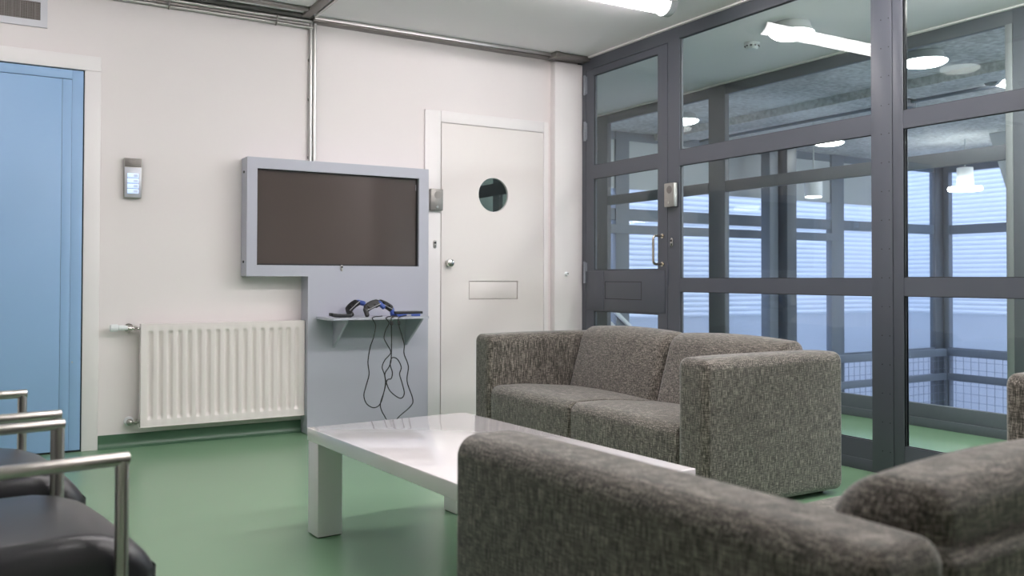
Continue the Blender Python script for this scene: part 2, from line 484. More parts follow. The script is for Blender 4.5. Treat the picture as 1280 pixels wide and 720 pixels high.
# air vent high on the wall
t = thing('air_vent', 'white framed air vent high on the wall above the blue door', 'vent', (-.05, D, 2.5))
x0, x1, z0, z1 = -.40, .302, 2.414, 2.60
local(plate(rect(x0, z0, x1, z1), [rect(x0+.04, z0+.038, x1-.035, z1-.045)], .014, 'XZ', D-.016), t).build('vent_frame', mat('vent_frame_paint', (.66, .65, .70), .5), t)
local(MB().box((x0+.03, D-.006, z0+.03), (x1-.03, D-.001, z1-.03)), t).build('backing', M['rubber'], t)
g = MB()
x = x0+.05
while x < x1-.04:
    g.box((x, D-.012, z0+.038), (x+.0022, D-.006, z1-.045)); x += .0115
for i in range(11):
    z = z0+.045+i*.0092
    g.box((x0+.04, D-.010, z), (x1-.035, D-.006, z+.0014))
k = x0+.07
while k < x1-.05:
    g.box((k, D-.013, z0+.038), (k+.004, D-.006, z1-.045)); k += .038
local(g, t).build('grille', M['galv'], t)

# ------------------------------------------------------------------ ceiling trunking and wall conduit
t = thing('ceiling_trunking', 'galvanised cable trunking along the ceiling edge above the screen and cream door', 'trunking', (2.7, 5.6, C))
g = MB().box((1.83, 5.56, C-.022), (3.720, D, C), .003).box((1.83, 5.575, C-.030), (3.720, D, C-.020), .002)
local(g, t).build('channel', M['galv'], t)
local(MB().box((1.83, 5.556, C-.024), (3.715, 5.562, C+.0), .001), t).build('lid', M['galvl'], t)
local(MB().box((3.67, 5.50, C-.036), (3.985, 5.605, C), .003).box((3.66, 5.485, C-.042), (3.70, 5.60, C-.001), .003), t).build('corner_piece', M['galv'], t)
t = thing('ceiling_trunking', 'double galvanised pipe run under the ceiling above the radiator, left of the drop pipes', 'trunking', (.2, 5.6, C))
g = MB()
g.box((-1.7, D-.030, C-.050), (1.822, D, C-.004), .004)
g.box((-1.7, D-.024, C-.064), (1.822, D, C-.050), .002)
local(g, t).build('channel', M['galv'], t)
g = MB().tube([(-1.7, D-.045, C-.026), (1.835, D-.045, C-.026)], .011).tube([(-1.7, D-.026, C-.060), (1.845, D-.026, C-.060)], .010)
local(g, t).build('pipe', M['galvl'], t)
g = MB().box((-1.7, 5.545, C-.016), (1.822, 5.60, C), .002)
local(g, t).build('backing_strip', mat('dark_strip', (.10, .095, .09), .6), t)
for x in (.95, 1.60):
    local(MB().tube([(x, D-.020, C-.075), (x, D-.058, C-.060), (x, D-.060, C-.020), (x, D-.03, C-.004)], .005, 8), t).build('clip', M['galv'], t)
local(MB().box((-1.7, 5.40, C-.018), (1.745, 5.455, C), .003), t).build('flat_channel', M['galv'], t)
t = thing('ceiling_trunking', 'galvanised trunking crossing the ceiling at a right angle to the wall', 'trunking', (1.76, 4.8, C))
local(MB().box((1.745, 2.6, C-.020), (1.80, 5.56, C), .003), t).build('channel', M['galv'], t)
local(MB().tube([(1.825, 2.6, C-.012), (1.825, 5.52, C-.012)], .010), t).build('pipe', M['galvl'], t)
t = thing('drop_conduit', 'pair of metal cable pipes dropping from ceiling to screen cabinet', 'conduit', (1.845, D, 2.2))
for x, r in ((1.834, .011), (1.860, .013)):
    local(MB().tube([(x, D-.018, 1.70), (x, D-.018, C-.02)], r, 14), t).build('pipe', M['galvl'], t)
for z in (1.78, 2.16, 2.42):
    local(MB().box((1.820, D-.008, z), (1.878, D, z+.018), .002), t).build('clip', M['galv'], t)

# ------------------------------------------------------------------ screen cabinet
t = thing('screen_cabinet', 'pale grey blue wall cabinet boxing in the flat screen', 'cabinet', (2.2, D, 0))
F = 5.525
outer = [(1.397, 1.010), (1.786, 1.010), (1.786, .004), (2.632, .004), (2.632, 1.750), (1.397, 1.750)]
sx0, sx1, sz0, sz1 = 1.460, 2.560, 1.080, 1.682
local(plate(outer, [rect(sx0, sz0, sx1, sz1)], .022, 'XZ', F), t).build('front_panel', M['grey'], t)
g = MB()
g.box((1.397, F+.022, 1.010), (1.415, D-.002, 1.750)).box((2.614, F+.022, .004), (2.632, D-.002, 1.750))
g.box((1.415, F+.022, 1.732), (2.614, D-.002, 1.750)).box((1.397, F+.022, 1.010), (1.786, D-.002, 1.028)).box((1.786, F+.022, .004), (1.804, D-.002, 1.010))
local(g, t).build('side_panels', M['grey'], t)
for z in (1.10, 1.66):
    local(MB().cyl((1.397, F+.07, z), (1.391, F+.07, z), .008, 12), t).build('screw', M['blackpl'], t)
lk = MB().soft((2.001, F-.006, 1.044), (2.018, F, 1.084), (.008, .003, .008), inner=2)
lo = local(lk, t).build('lock', M['satin'], t)
local(MB().cyl((2.0095, F-.006, 1.072), (2.0095, F-.011, 1.072), .006, 12), t).build('lock_barrel', M['blackpl'], t)

t = thing('flat_screen', 'large dark flat screen set into the grey wall cabinet', 'television', (2.01, F+.03, 1.08))
local(plate(rect(sx0-.01, sz0-.01, sx1+.01, sz1+.01), [rect(sx0+.008, sz0+.010, sx1-.008, sz1-.008)], .02, 'XZ', F+.026), t).build('bezel', M['bezel'], t)
local(MB().box((sx0, F+.034, sz0), (sx1, F+.060, sz1)), t).build('display', M['screen'], t)
local(MB().box((2.545, F+.0255, 1.60), (2.549, F+.0262, 1.64)), t).build('sticker', M['greypl'], t)

# shelf
t = thing('wall_shelf', 'small grey blue shelf on two triangular brackets below the screen', 'shelf', (2.16, F, .745))
sh = [(1.84, F), (2.515, F), (2.515, F-.26), (2.50, F-.275), (1.86, F-.275), (1.836, F-.25)]
local(MB().poly([(x, y, .738) for x, y in sh], (0, 0, .014)), t).build('board', M['grey'], t)
for x in (1.950, 2.462):
    br = MB().poly([(x, F, .548), (x, F, .738), (x, F-.258, .738), (x, F-.245, .722)], (.014, 0, 0))
    local(br, t).build('bracket', M['grey'], t)

# gadgets on the shelf (board top z = .752)
ZT = .7525
def gadget(name, label, cat, loc, rz, group=None): return thing(name, label, cat, loc, rz, group)
YS = F-.19
t = gadget('handset', 'flat black handset lying at the left end of the shelf', 'handset', (1.935, YS, ZT), math.radians(6))
MB().soft((-.072, -.026, 0), (.072, .026, .022), (.012, .012, .006), lambda p, u: Vector((p.x, p.y, p.z+.010*max(0, -u.x)**2)), inner=4).build('body', M['blackpl'], t)
g = MB()
for i in range(4):
    for j in range(2): g.box((-.040+i*.02, -.014+j*.016, .0195), (-.028+i*.02, -.004+j*.016, .0225), .001)
g.build('keys', M['greypl'], t)
def controller():
    t = gadget('game_controller', 'x', 'game controller', (0, 0, 0), 0, 'game controllers on the shelf')
    def bend(p, u): return Vector((p.x, p.y-.012*abs(u.x)**2, p.z))
    MB().soft((-.055, -.022, .006), (.055, .030, .036), (.015, .012, .012), bend, inner=6).build('body', M['blackpl'], t)
    for s in (-1, 1):
        MB().soft((-.014, -.045, -.0), (.014, .02, .032), (.012, .012, .012), None, inner=4).xf(Matrix.Translation((s*.052, -.012, .002)) @ Matrix.Rotation(s*.25, 4, 'Z')).build('grip', M['bluepl'] if s > 0 else M['blackpl'], t)
        MB().cyl((s*.022, -.006, .034), (s*.022, -.006, .046), .008, 14, .011).build('thumb_stick', M['blackpl'], t)
    MB().box((-.052, -.024, .033), (.052, -.020, .038), .001).build('trim_strip', M['greypl'], t)
    return t
def settle(o, x, y, rx, ry_, rz):
    o.rotation_euler = (math.radians(rx), math.radians(ry_), math.radians(rz))
    m = o.rotation_euler.to_matrix()
    lo = min((m @ v.co).z for ch in o.children for v in ch.data.vertices)
    o.location = (x, y, ZT-lo)
c0 = controller(); settle(c0, 2.055, F-.085, 25, -34, 20)
c0['label'] = 'black game controller tipped up beside the flat handset on the shelf'
c1 = copy_tree(c0); settle(c1, 2.132, F-.212, 58, -24, 0)
c1['label'] = 'black and blue game controller standing highest in the middle of the shelf'
c2 = copy_tree(c0); settle(c2, 2.245, F-.145, 40, 28, -8)
c2['label'] = 'game controller leaning right beside the slim black player on the shelf'
t = gadget('media_player', 'slim black and blue player box at the right end of the shelf', 'media player', (2.385, YS, ZT), 0)
MB().box((-.095, -.05, .016), (.095, .05, .032), .003).build('top_cover', M['blackpl'], t)
MB().box((-.090, -.048, 0), (.078, .048, .0155), .002).build('body', M['bluepl'], t)
MB().box((-.02, -.0495, .002), (.012, -.048, .013)).build('front_label', M['greypl'], t)

# cables hanging from the shelf: paths traced on the plane just in front of the board
YC = F-.285
def onY(u, v, y):
    d = fw+rt2*((u-640)/f)-up2*((v-cyy)/f)
    k = y/d.y
    return Vector((d.x*k, y, 1+d.z*k))
def cz(pts, y=YC): return [onY(400+a/4.5, 370+b/4.5, y+.004*math.sin(i*2.1)) for i, (a, b) in enumerate(pts)]
def cable(pts, label, start, end=None, plug=None, yc=None):
    YC = yc
    P = [Vector(s) for s in start]+cz(pts, yc)
    if end: P += [Vector(e) for e in end]
    o0 = P[len(start)]
    t = thing('cable', label, 'cable', (o0.x, o0.y, o0.z), 0, 'black cables hanging from the shelf')
    local(MB().tube(P, .0034, 8, 6), t).build('cord', M['cable'], t)
    if plug:
        p = onY(400+plug[0]/4.5, 370+plug[1]/4.5, YC); q = onY(400+plug[0]/4.5, 370+(plug[1]+24)/4.5, YC)
        local(MB().soft((p.x-.010, p.y-.006, q.z), (p.x+.010, p.y+.006, p.z), .004, inner=2), t).build('plug', M['blackpl'], t)
    return t
cable([(296, 122), (312, 165), (302, 230), (282, 290), (270, 370), (276, 440), (258, 510), (247, 560), (262, 605), (300, 628), (335, 612),
       (355, 560), (368, 490), (362, 440), (350, 400), (365, 360), (398, 318), (376, 270), (360, 235), (370, 190), (388, 152), (372, 122)],
      'black cable drooping in the widest loop from the left of the shelf', [(2.19, YS-.06, ZT+.006)], [(2.27, YS-.055, ZT+.006)], None, YC)
cable([(403, 122), (402, 160), (401, 345), (390, 395), (366, 435), (372, 480), (395, 535), (450, 575), (474, 550), (462, 490), (448, 440), (457, 400),
       (435, 355), (405, 348), (395, 385), (407, 430), (400, 465), (378, 474), (360, 540), (340, 605), (347, 645), (372, 692), (405, 760)],
      'black cable with a small plug knotted into a figure eight below the shelf', [(2.31, YS-.04, ZT+.006)], [(2.10, F-.20, .006), (2.30, F-.24, .006)], (403, 140), YC-.014)
cable([(443, 122), (444, 165), (460, 220), (474, 275), (473, 325), (497, 395), (490, 480), (522, 580), (508, 622), (440, 683), (400, 740)],
      'rightmost black cable with plug, hanging almost straight from the shelf', [(2.36, YS-.055, ZT+.006)], [(2.18, F-.16, .006), (2.38, F-.12, .006)], (443, 140), YC-.028)

# ------------------------------------------------------------------ radiator
t = thing('radiator', 'white panel radiator with vertical channels on the back wall', 'radiator', (1.3, D, .42))
rx0, rx1, rz0, rz1, ry = .802, 1.783, .120, .727, 5.572
NCH = 17; per = (rx1-rx0-.05)/NCH
bm = bmesh.new()
xs = [rx0, rx0+.006]; zs = [rz0, rz0+.005, rz0+.03]
prof = []
for i in range(NCH):
    c0x = rx0+.025+per*(i+.5)
    for dx, dep in ((-.020, 0), (-.0145, .15), (-.010, .75), (-.005, 1), (.005, 1), (.010, .75), (.0145, .15), (.020, 0)):
        prof.append((c0x+dx, dep))
prof = [(rx0+.004, 0)]+prof+[(rx1-.004, 0)]
zl = [(rz0+.004, 0), (rz0+.040, 0), (rz0+.046, .12), (rz0+.056, .7), (rz0+.068, 1), (rz0+.2, 1), (rz0+.35, 1), (rz1-.062, 1), (rz1-.052, .7), (rz1-.043, .12), (rz1-.037, 0), (rz1-.004, 0)]
grid = [[bm.verts.new((x, ry+.017*d*e, z)) for x, d in prof] for z, e in zl]
for a in range(len(zl)-1):
    for b in range(len(prof)-1):
        bm.faces.new((grid[a][b], grid[a][b+1], grid[a+1][b+1], grid[a+1][b]))
bmesh.ops.recalc_face_normals(bm, faces=bm.faces)
if bm.faces[0].normal.y > 0: bmesh.ops.reverse_faces(bm, faces=bm.faces)
mb = MB(); mb._add(bm)
local(mb, t).build('front_panel', M['rad'], t, 60)
g = MB()
g.box((rx0, ry-.001, rz0), (rx1, ry+.0, rz0+.005)).box((rx0, ry-.0005, rz1-.005), (rx1, ry+.0005, rz1), 0)
g.box((rx0, ry, rz0), (rx0+.005, D-.035, rz1), .0015).box((rx1-.005, ry, rz0), (rx1, D-.035, rz1), .0015)
g.box((rx0, ry, rz1-.006), (rx1, D-.035, rz1), .002).box((rx0, ry, rz0), (rx1, D-.035, rz0+.006), .002)
g.box((rx0+.004, D-.045, rz0+.01), (rx1-.004, D-.035, rz1-.01))
local(g, t).build('casing', M['rad'], t)
for x in (rx0+.15, rx1-.18):
    local(MB().box((x, D-.036, .25), (x+.03, D-.002, .62)), t).build('bracket', M['rad'], t)
yv = D-.055
g = MB().cyl((.640, yv, .706), (.682, yv, .706), .021, 24, bev=.004)
for i in range(10):
    a = 2*PI*i/10; g.box((.643, yv+.020*math.cos(a)-.002, .706+.020*math.sin(a)-.002), (.672, yv+.020*math.cos(a)+.002, .706+.020*math.sin(a)+.002), .001)
hd = local(g, t).build('thermostat_head', M['whitepl'], t)
local(MB().cyl((.684, yv, .706), (.700, yv, .706), .016, 20).cyl((.700, yv, .706), (.735, yv, .706), .018, 20, .012), t).build('thermostat_collar', M['whitepl'], t)
local(MB().cyl((.735, yv, .703), (.803, yv, .700), .010, 16).cyl((.770, yv, .702), (.786, yv, .7015), .015, 6).tube([(.745, yv, .703), (.745, D-.002, .703)], .012).cyl((.745, D-.012, .703), (.745, D-.002, .703), .026, 20), t).build('flow_valve', M['chrome'], t)
local(MB().cyl((.750, D-.012, .153), (.750, D-.002, .153), .028, 24, bev=.004), t).build('wall_rosette', M['whitepl'], t)
local(MB().tube([(.750, D-.002, .153), (.750, yv-.004, .153)], .011).sph((.750, yv, .153), .019).cyl((.750, yv, .153), (.803, yv, .155), .009, 16).cyl((.775, yv, .154), (.790, yv, .154), .014, 6), t).build('return_valve', M['steel'], t)

# ------------------------------------------------------------------ glazed wall, room side
FD = .034     # frame depth
d3 = sroot('door_3', (W, 5.08, 0), 'anthracite glazed door with handle at the corner')
DL = (5.552, 4.608)
holes = [rect(4.708, .10, 5.455, .755), rect(4.708, 1.066, 5.455, 1.760), rect(4.708, 1.862, 5.455, 2.549)]
lf = plate(rect(DL[1], .008, DL[0], 2.600), holes, FD, 'YZ', W)
local(lf, d3).build('door_leaf', M['frame'], d3)
for a, b in ((.10, .755), (1.066, 1.760), (1.862, 2.549)):
    local(MB().box((W+.014, 4.700, a-.008), (W+.020, 5.463, b+.008)), d3).build('pane', M['glass'], d3)
    g = plate(rect(4.708, a, 5.455, b), [rect(4.7115, a+.0035, 5.4515, b-.0035)], .006, 'YZ', W+.008)
    local(g, d3).build('gasket', M['gasket'], d3)
g = MB()
g.box((W-.006, 4.63, .765), (W, 5.315, 1.056), .002).box((W-.006, 5.319, .765), (W, 5.545, 1.056), .002)
local(g, d3).build('kick_panel', M['frame'], d3)
g = plate(rect(4.875, .850, 5.300, .980), [rect(4.879, .854, 5.296, .976)], .0015, 'YZ', W-.0068)
local(g, d3).build('panel_groove', M['gasket'], d3)
for a, b in ((2.412, 2.564), (2.059, 2.207), (.965, 1.131)):
    g = MB().cyl((W-.010, 5.556, a), (W-.010, 5.556, (a+b)/2-.001), .010, 14).cyl((W-.010, 5.556, (a+b)/2+.001), (W-.010, 5.556, b), .010, 14).box((W-.003, 5.535, a+.01), (W, 5.58, b-.01), .001)
    local(g, d3).build('hinge', mat('hinge_paint', (.26, .28, .32), .4) if a > 2.3 else bpy.data.materials['hinge_paint'], d3)
yh = 4.655
xh = W-.085
pts = [(W, yh, 1.292)]
for k in range(7):
    an = PI/2*k/6; pts.append((xh+.022-.022*math.sin(an), yh, 1.292-.022+.022*math.cos(an)))
for k in range(7):
    an = PI/2*k/6; pts.append((xh+.022-.022*math.cos(an), yh, 1.100+.022-.022*math.sin(an)))
pts.append((W, yh, 1.100))
g = MB().tube(pts, .0085, 14).cyl((W-.008, yh, 1.292), (W, yh, 1.292), .016, 20).cyl((W-.008, yh, 1.100), (W, yh, 1.100), .016, 20)
local(g, d3).build('pull_handle', mat('warm_satin_steel', (.62, .57, .48), .25, metal=1), d3)
local(MB().box((W-.010, 4.598, .955), (W+.002, 4.618, 1.10), .003), d3).build('door_stop', M['frame'], d3)

# fixed frame around the door
g = MB()
g.box((W, 5.556, 0), (W+FD, D, 2.695)).box((W, 4.488, 2.604), (W+FD, 5.556, 2.695)).box((W, 4.488, 0), (W+FD, 4.604, 2.604))
struct(g.build('trim_3', M['frame']))

def bay(name, ya, yb, rows, oa, ob, label):
    """fixed glazing: opening yb..ya, outer ob..oa"""
    r = sroot(name, (W, (ya+yb)/2, 0), label)
    hs = [rect(yb, a, ya, b) for a, b in rows]
    local(plate(rect(ob, 0, oa, 2.695), hs, FD, 'YZ', W), r).build('window_frame', M['frame'], r)
    for a, b in rows:
        local(MB().box((W+.014, yb-.008, a-.008), (W+.020, ya+.008, b+.008)), r).build('pane', M['glass'], r)
        local(plate(rect(yb, a, ya, b), [rect(yb+.0035, a+.0035, ya-.0035, b-.0035)], .006, 'YZ', W+.008), r).build('gasket', M['gasket'], r)
    local(MB().box((W-.004, ob, 0), (W, oa, .059), .001), r).build('kick_strip', M['frame'], r)
    return r
bay('window_1', 4.486, 3.000, [(.159, .915), (1.004, 1.755), (1.860, 2.607)], 4.487, 2.996, 'tall three-row dark framed window beside the glazed door')
bay('window_2', 2.815, 1.400, [(.162, .917), (1.009, 1.761), (1.853, 2.607)], 2.870, 1.200, 'tall three-row dark framed window at the right edge')
bay('window_6', 8.30, 7.00, [(.162, .917), (1.009, 1.755), (1.860, 2.607)], 8.42, 6.94, 'dark glazed screen seen through the round door window')
bay('window_7', 6.88, 5.92, [(.162, .917), (1.009, 1.755), (1.860, 2.607)], 6.94, D+.14, 'dark glazed screen beside the lobby behind the cream door')
# riveted double post
pt = sroot('trim_4', (W, 2.93, 0), 'dark riveted post between the two windows')
local(MB().box((W-.006, 2.876, 0), (W+.034, 3.000, 2.695), .002).box((W-.003, 2.815, 0), (W+.034, 2.8735, 2.695), .002), pt).build('post', M['frame'], pt)
g = MB()
for i in range(18):
    z = .12+i*.148
    for y in (2.893, 2.938): g.cyl((W-.006, y, z), (W-.0075, y, z), .003, 10)
local(g, pt).build('rivets', M['gasket'], pt)

# ------------------------------------------------------------------ corridor and far glazing
r = sroot('window_3', (P2, 4.0, 0), 'second dark glazed wall across the corridor')
posts = [(8.40, 8.25), (7.50, 7.30), (5.82, 5.62), (4.13, 3.96), (3.125, 2.93), (1.45, 1.28), (-.2, -.4), (-2.0, -2.2)]
for a, b in posts:
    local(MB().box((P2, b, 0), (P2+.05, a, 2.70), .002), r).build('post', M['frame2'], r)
prev = None
for (a0, b0), (a1, b1) in zip(posts, posts[1:]):
    ya, yb = b0, a1
    g = MB()
    for z0, z1, x in ((0, .155, 0), (.905, 1.005, 0), (1.755, 1.850, 0), (2.600, 2.70, 0)):
        g.box((P2+.005, yb, z0), (P2+.045, ya, z1), .002)
    g.box((P2-.012, yb, 0), (P2+.005, ya, .06), .002)
    local(g, r).build('rail', M['frame2'], r)
    for z0, z1 in ((.155, .905), (1.005, 1.755), (1.850, 2.600)):
        local(MB().box((P2+.03, yb-.004, z0-.004), (P2+.036, ya+.004, z1+.004)), r).build('pane', M['glass2'], r)
local(MB().box((P2-.004, 3.125, .155), (P2+.03, 3.170, 2.60), .002), r).build('glazing_bead', M['bead'], r)
struct(MB().box((P2-.02, -2.8, C-.012), (P2+.01, 8.4, C), .002).build('trim_5', M['trim']))

def dish_light(loc, label, rad=.145, group=None, m='dish'):
    t = thing('ceiling_light', label, 'ceiling light', loc, 0, group)
    MB().lathe([(rad*.80, 0), (rad*.86, -.03), (rad, -.060), (rad, -.068)], (0, 0, 0), n=40).build('drum', M['lampbody'], t)
    MB().lathe([(rad*.99, -.062), (rad*.97, -.075), (rad*.80, -.092), (rad*.45, -.104), (0, -.108)], (0, 0, 0), n=40).build('diffuser', M[m], t)
    return t
dish_light((4.60, 4.08, C), 'round lit dish lamp on the corridor ceiling, just behind the glass wall')
t = thing('smoke_detector', 'small white smoke detector on the corridor ceiling', 'smoke detector', (4.74, 4.57, C))
MB().lathe([(.055, 0), (.055, -.014), (.050, -.018)], (0, 0, 0)).build('base', M['whitepl'], t)
MB().lathe([(.047, -.016), (.047, -.030), (.036, -.046), (.020, -.050), (0, -.050)], (0, 0, 0)).build('sensor_head', M['whitepl'], t)
g = MB()
for i in range(10):
    a = 2*PI*i/10; g.box((.0465*math.cos(a)-.006, .0465*math.sin(a)-.006, -.029), (.0465*math.cos(a)+.006, .0465*math.sin(a)+.006, -.023))
g.build('sensor_slots', M['blackpl'], t)

# ------------------------------------------------------------------ tube lights
def tube_light(loc, label, L=1.50, group=None, rz=0, m='lit'):
    t = thing('ceiling_light', label, 'ceiling light', loc, rz, group)
    def prof(r): return [(r*math.cos(PI+PI*i/14), r*.95*math.sin(PI+PI*i/14)-.002) for i in range(15)]
    MB().poly([(-L/2+.02, y, z) for y, z in prof(.068)], (L-.04, 0, 0)).build('diffuser', M[m], t)
    for s in (-1, 1):
        MB().poly([(s*L/2, y, z) for y, z in prof(.080)], (-s*.05, 0, 0)).build('end_cap', M['capgrey'], t)
    MB().box((-L/2+.02, -.074, -.008), (L/2-.02, .074, 0), .002).build('housing', M['lampbody'], t)
    return t
tube_light((2.885, 4.19, C), 'lit tube light on the room ceiling, close to the glass wall')
for x, y, nm in ((-.35, 4.19, 'in front of the blue door'), (1.55, 2.74, 'above the coffee table'), (3.05, 2.74, 'near the glass wall, out of view overhead'),
                 (1.78, 1.15, 'above the foreground sofa'), (3.35, 1.15, 'above the right end of the foreground sofa')):
    tube_light((x, y, C), 'added fill tube on the room ceiling ' + nm, m='lit' if y > 4 else 'litfill')  # unseen tubes, added and placed to light the room
for y, nm in ((7.3, 'past the cream door'), (2.9, 'opposite the riveted post, above the view'), (1.6, 'opposite the foreground sofa'), (-.4, 'at its near end')):
    dish_light((4.60, y, C), 'added fill dish lamp on the corridor ceiling %s' % nm, m='dish' if y > 3 else 'dishfill')  # out-of-view dishes added to brighten the corridor
dish_light((2.9, 7.4, C), 'added fill dish lamp in the lobby behind the cream door')  # unseen lamp added so the lobby is lit

# ------------------------------------------------------------------ hall beyond
struct(MB().box((5.60, -3, 2.76), (13.1, 8.6, 2.9)).build('ceiling_hall', M['concrete']))
struct(MB().box((7.0, -3, 2.68), (7.35, 8.35, 2.76)).build('beam_1', M['concrete']))
struct(MB().box((5.62, -3.0, -3.0), (13.0, 8.6, -2.9)).build('floor_hall', M['hallfloor']))
struct(MB().box((5.60, -2.9, -3), (5.62, 8.4, 0)).build('wall_under', M['hallwall']))
struct(MB().box((5.6, -3.1, -3), (13.1, -3.0, 2.8)).build('wall_hall', M['hallwall']))

def hallwin(name, pts, horiz, label):
    """pts: list of post centres along the axis; horiz 'X' (plane y=FY) or 'Y' (plane x=FX)"""
    r = sroot(name, (pts[0][0], FY, 0) if horiz == 'X' else (FX, pts[0][0], 0), label)
    for c_, w_ in pts:
        b = MB().box((c_-w_/2, FY, -2.9), (c_+w_/2, FY+.10, 2.76), .003) if horiz == 'X' else MB().box((FX, c_-w_/2, -2.9), (FX+.10, c_+w_/2, 2.76), .003)
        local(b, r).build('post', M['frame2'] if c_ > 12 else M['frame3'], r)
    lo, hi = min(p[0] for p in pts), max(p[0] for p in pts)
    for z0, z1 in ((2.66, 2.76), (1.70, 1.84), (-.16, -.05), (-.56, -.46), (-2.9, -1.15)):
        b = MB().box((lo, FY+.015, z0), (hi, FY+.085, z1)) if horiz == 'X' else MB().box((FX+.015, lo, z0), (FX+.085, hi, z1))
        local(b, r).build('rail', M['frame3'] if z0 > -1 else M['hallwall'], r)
    if horiz == 'X':
        local(MB().box((lo, FY+.03, 2.08), (11.6, FY+.07, 2.66)), r).build('spandrel', M['hallwall'], r)
        local(MB().box((lo, FY-.02, 1.54), (10.4, FY+.08, 1.645)), r).build('rail', M['frame3'], r)
    for z0, z1 in ((1.84, 2.66), (-.05, 1.70)):
        b = MB().box((lo, FY+.045, z0), (hi, FY+.051, z1)) if horiz == 'X' else MB().box((FX+.045, lo, z0), (FX+.051, hi, z1))
        local(b, r).build('pane', M['glass2'], r)
    return r
w4 = hallwin('window_4', [(4.2, .12), (5.35, .12), (6.56, .20), (7.45, .12), (9.42, .13), (10.40, .26), (12.83, .36)], 'X', 'far hall window wall facing the corridor end')
for x in (5.62, 5.86):
    local(MB().box((-.02, -.02, 0), (.02, .02, 1.75), .003, mtx=Matrix.Translation((x, FY-.04, 1.07)) @ Matrix.Rotation(PI/2+.687, 4, 'Y')), w4).build('brace', M['whitepl'], w4)
hallwin('window_5', [(8.36, .10), (5.4, .2), (2.6, .2), (-.2, .2), (-2.95, .1)], 'Y', 'far hall window wall at the right')

def column(x, y, w_, label, m='frame3'):
    t = thing('hall_column', label, 'column', (x, y, -2.9))
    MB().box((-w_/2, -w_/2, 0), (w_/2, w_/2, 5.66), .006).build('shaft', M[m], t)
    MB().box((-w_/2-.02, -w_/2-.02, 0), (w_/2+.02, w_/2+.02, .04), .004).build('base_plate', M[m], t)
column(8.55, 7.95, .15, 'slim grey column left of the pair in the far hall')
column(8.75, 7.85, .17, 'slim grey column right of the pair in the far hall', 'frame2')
# haunched pier at the right
t = thing('haunched_pier', 'pale pier with a slanted top in the far hall', 'pier', (10.4, 5.9, -2.9))
pr = [(0, 0), (.0, 4.66), (.30, 5.66), (-1.2, 5.66), (-1.2, 0)]
MB().poly([(0, y, z) for y, z in pr], (.16, 0, 0)).build('slab', M['hallwall'], t)

def railing(a, b, label):
    a, b = Vector(a), Vector(b); d = (b-a); L = d.length; an = math.atan2(d.y, d.x)
    t = thing('railing', label, 'railing', a, an)
    for z0, z1 in ((-.16, -.05), (-.52, -.42), (-1.05, -.95)):
        MB().box((0, -.02, z0), (L, .02, z1), .003).build('rail', M['frame3'], t)
    k = int(L/1.5)+1
    for i in range(k+1):
        MB().box((L*i/k-.02, -.018, -2.9), (L*i/k+.02, .018, -.06), .002).build('post', M['frame2'], t)
    g = MB()
    for i in range(int(L/.12)): g.box((i*.12, -.002, -.98), (i*.12+.005, .002, -.10))
    for i in range(7): g.box((0, -.002, -.95+i*.12), (L, .002, -.945+i*.12))
    MBo = g.build('wire_mesh', M['frame3'], t)
railing((5.8, 8.2, 0), (12.58, 8.2, 0), 'grey railing with wire mesh along the far window wall, left of the corner')
railing((12.65, 8.2, 0), (12.65, -2.0, 0), 'grey railing with wire mesh running towards the right of the far hall')

dish_light((6.27, 4.25, 2.76), 'round lit dish lamp under the concrete ceiling, seen in the right-hand window', .17)
dish_light((6.42, 7.20, 2.76), 'round lit dish lamp far left, seen above the glass door post', .18)
dish_light((9.0, 7.4, 2.76), 'round lit dish lamp deep in the hall between columns', .18)
dish_light((8.55, 5.6, 2.76), 'round lit dish lamp deep in the hall behind the riveted post', .18)
dish_light((11.0, 6.3, 2.76), 'round lit dish lamp near the far corner of the hall', .18)
tube_light((8.25, 4.45, 2.76), 'lit tube light on the hall ceiling at the right', 1.5)
def hanging_fill_tube(loc, label):  # out-of-view tubes added to brighten the hall and its ceiling
    t = thing('pendant_fill_tube', label, 'pendant lamp', loc, PI/2)
    MB().cyl((-.75, 0, 0), (.75, 0, 0), .045, 20).build('diffuser', M['fillhall'], t)
    for x in (-.6, .6):
        MB().cyl((x, 0, .04), (x, 0, 2.76-loc[2]), .005, 8).build('cord', M['lampbody'], t)
    for s in (-1, 1): MB().cyl((s*.75, 0, 0), (s*.775, 0, 0), .05, 20).build('end_cap', M['lampbody'], t)
for x, y, nm in ((6.9, .6, 'near the corridor glazing'), (9.5, .6, 'in the middle of the hall'), (11.6, 2.2, 'by the far windows'), (8.0, -1.6, 'near the end wall'), (11.5, -1.2, 'in the far end corner')):
    hanging_fill_tube((x, y, 2.2), 'added fill tube hanging in the hall, right of view, ' + nm)
def pendant(loc, label, disc):
    t = thing('pendant_lamp', label, 'pendant lamp', loc)
    z = loc[2]
    MB().cyl((0, 0, .0), (0, 0, 2.76-z), .008, 10).build('stem', M['lampbody'], t)
    MB().cyl((0, 0, -.02), (0, 0, -.26), .095, 28, bev=.006).build('shade', M['whitepl'], t)
    if disc: MB().lathe([(.0, -.26), (.19, -.262), (.20, -.285), (.19, -.308), (0, -.310)], (0, 0, 0), n=36).build('light_disc', M['dish'], t)
    else: MB().cyl((0, 0, -.261), (0, 0, -.268), .085, 24).build('bulb', M['dish'], t)
pendant((10.55, 6.60, 2.42), 'white pendant lamp with a glowing disc, in front of the far right window', True)
pendant((7.95, 6.75, 2.18), 'white cylinder pendant lamp in the far hall left of the riveted post', False)
t = thing('ceiling_pipe', 'dark thin pipe under the concrete hall ceiling', 'pipe', (7.7, 6.0, 2.7))
local(MB().tube([(7.7, 1.5, 2.72), (7.7, 8.3, 2.72)], .018, 10), t).build('pipe', M['frame3'], t)
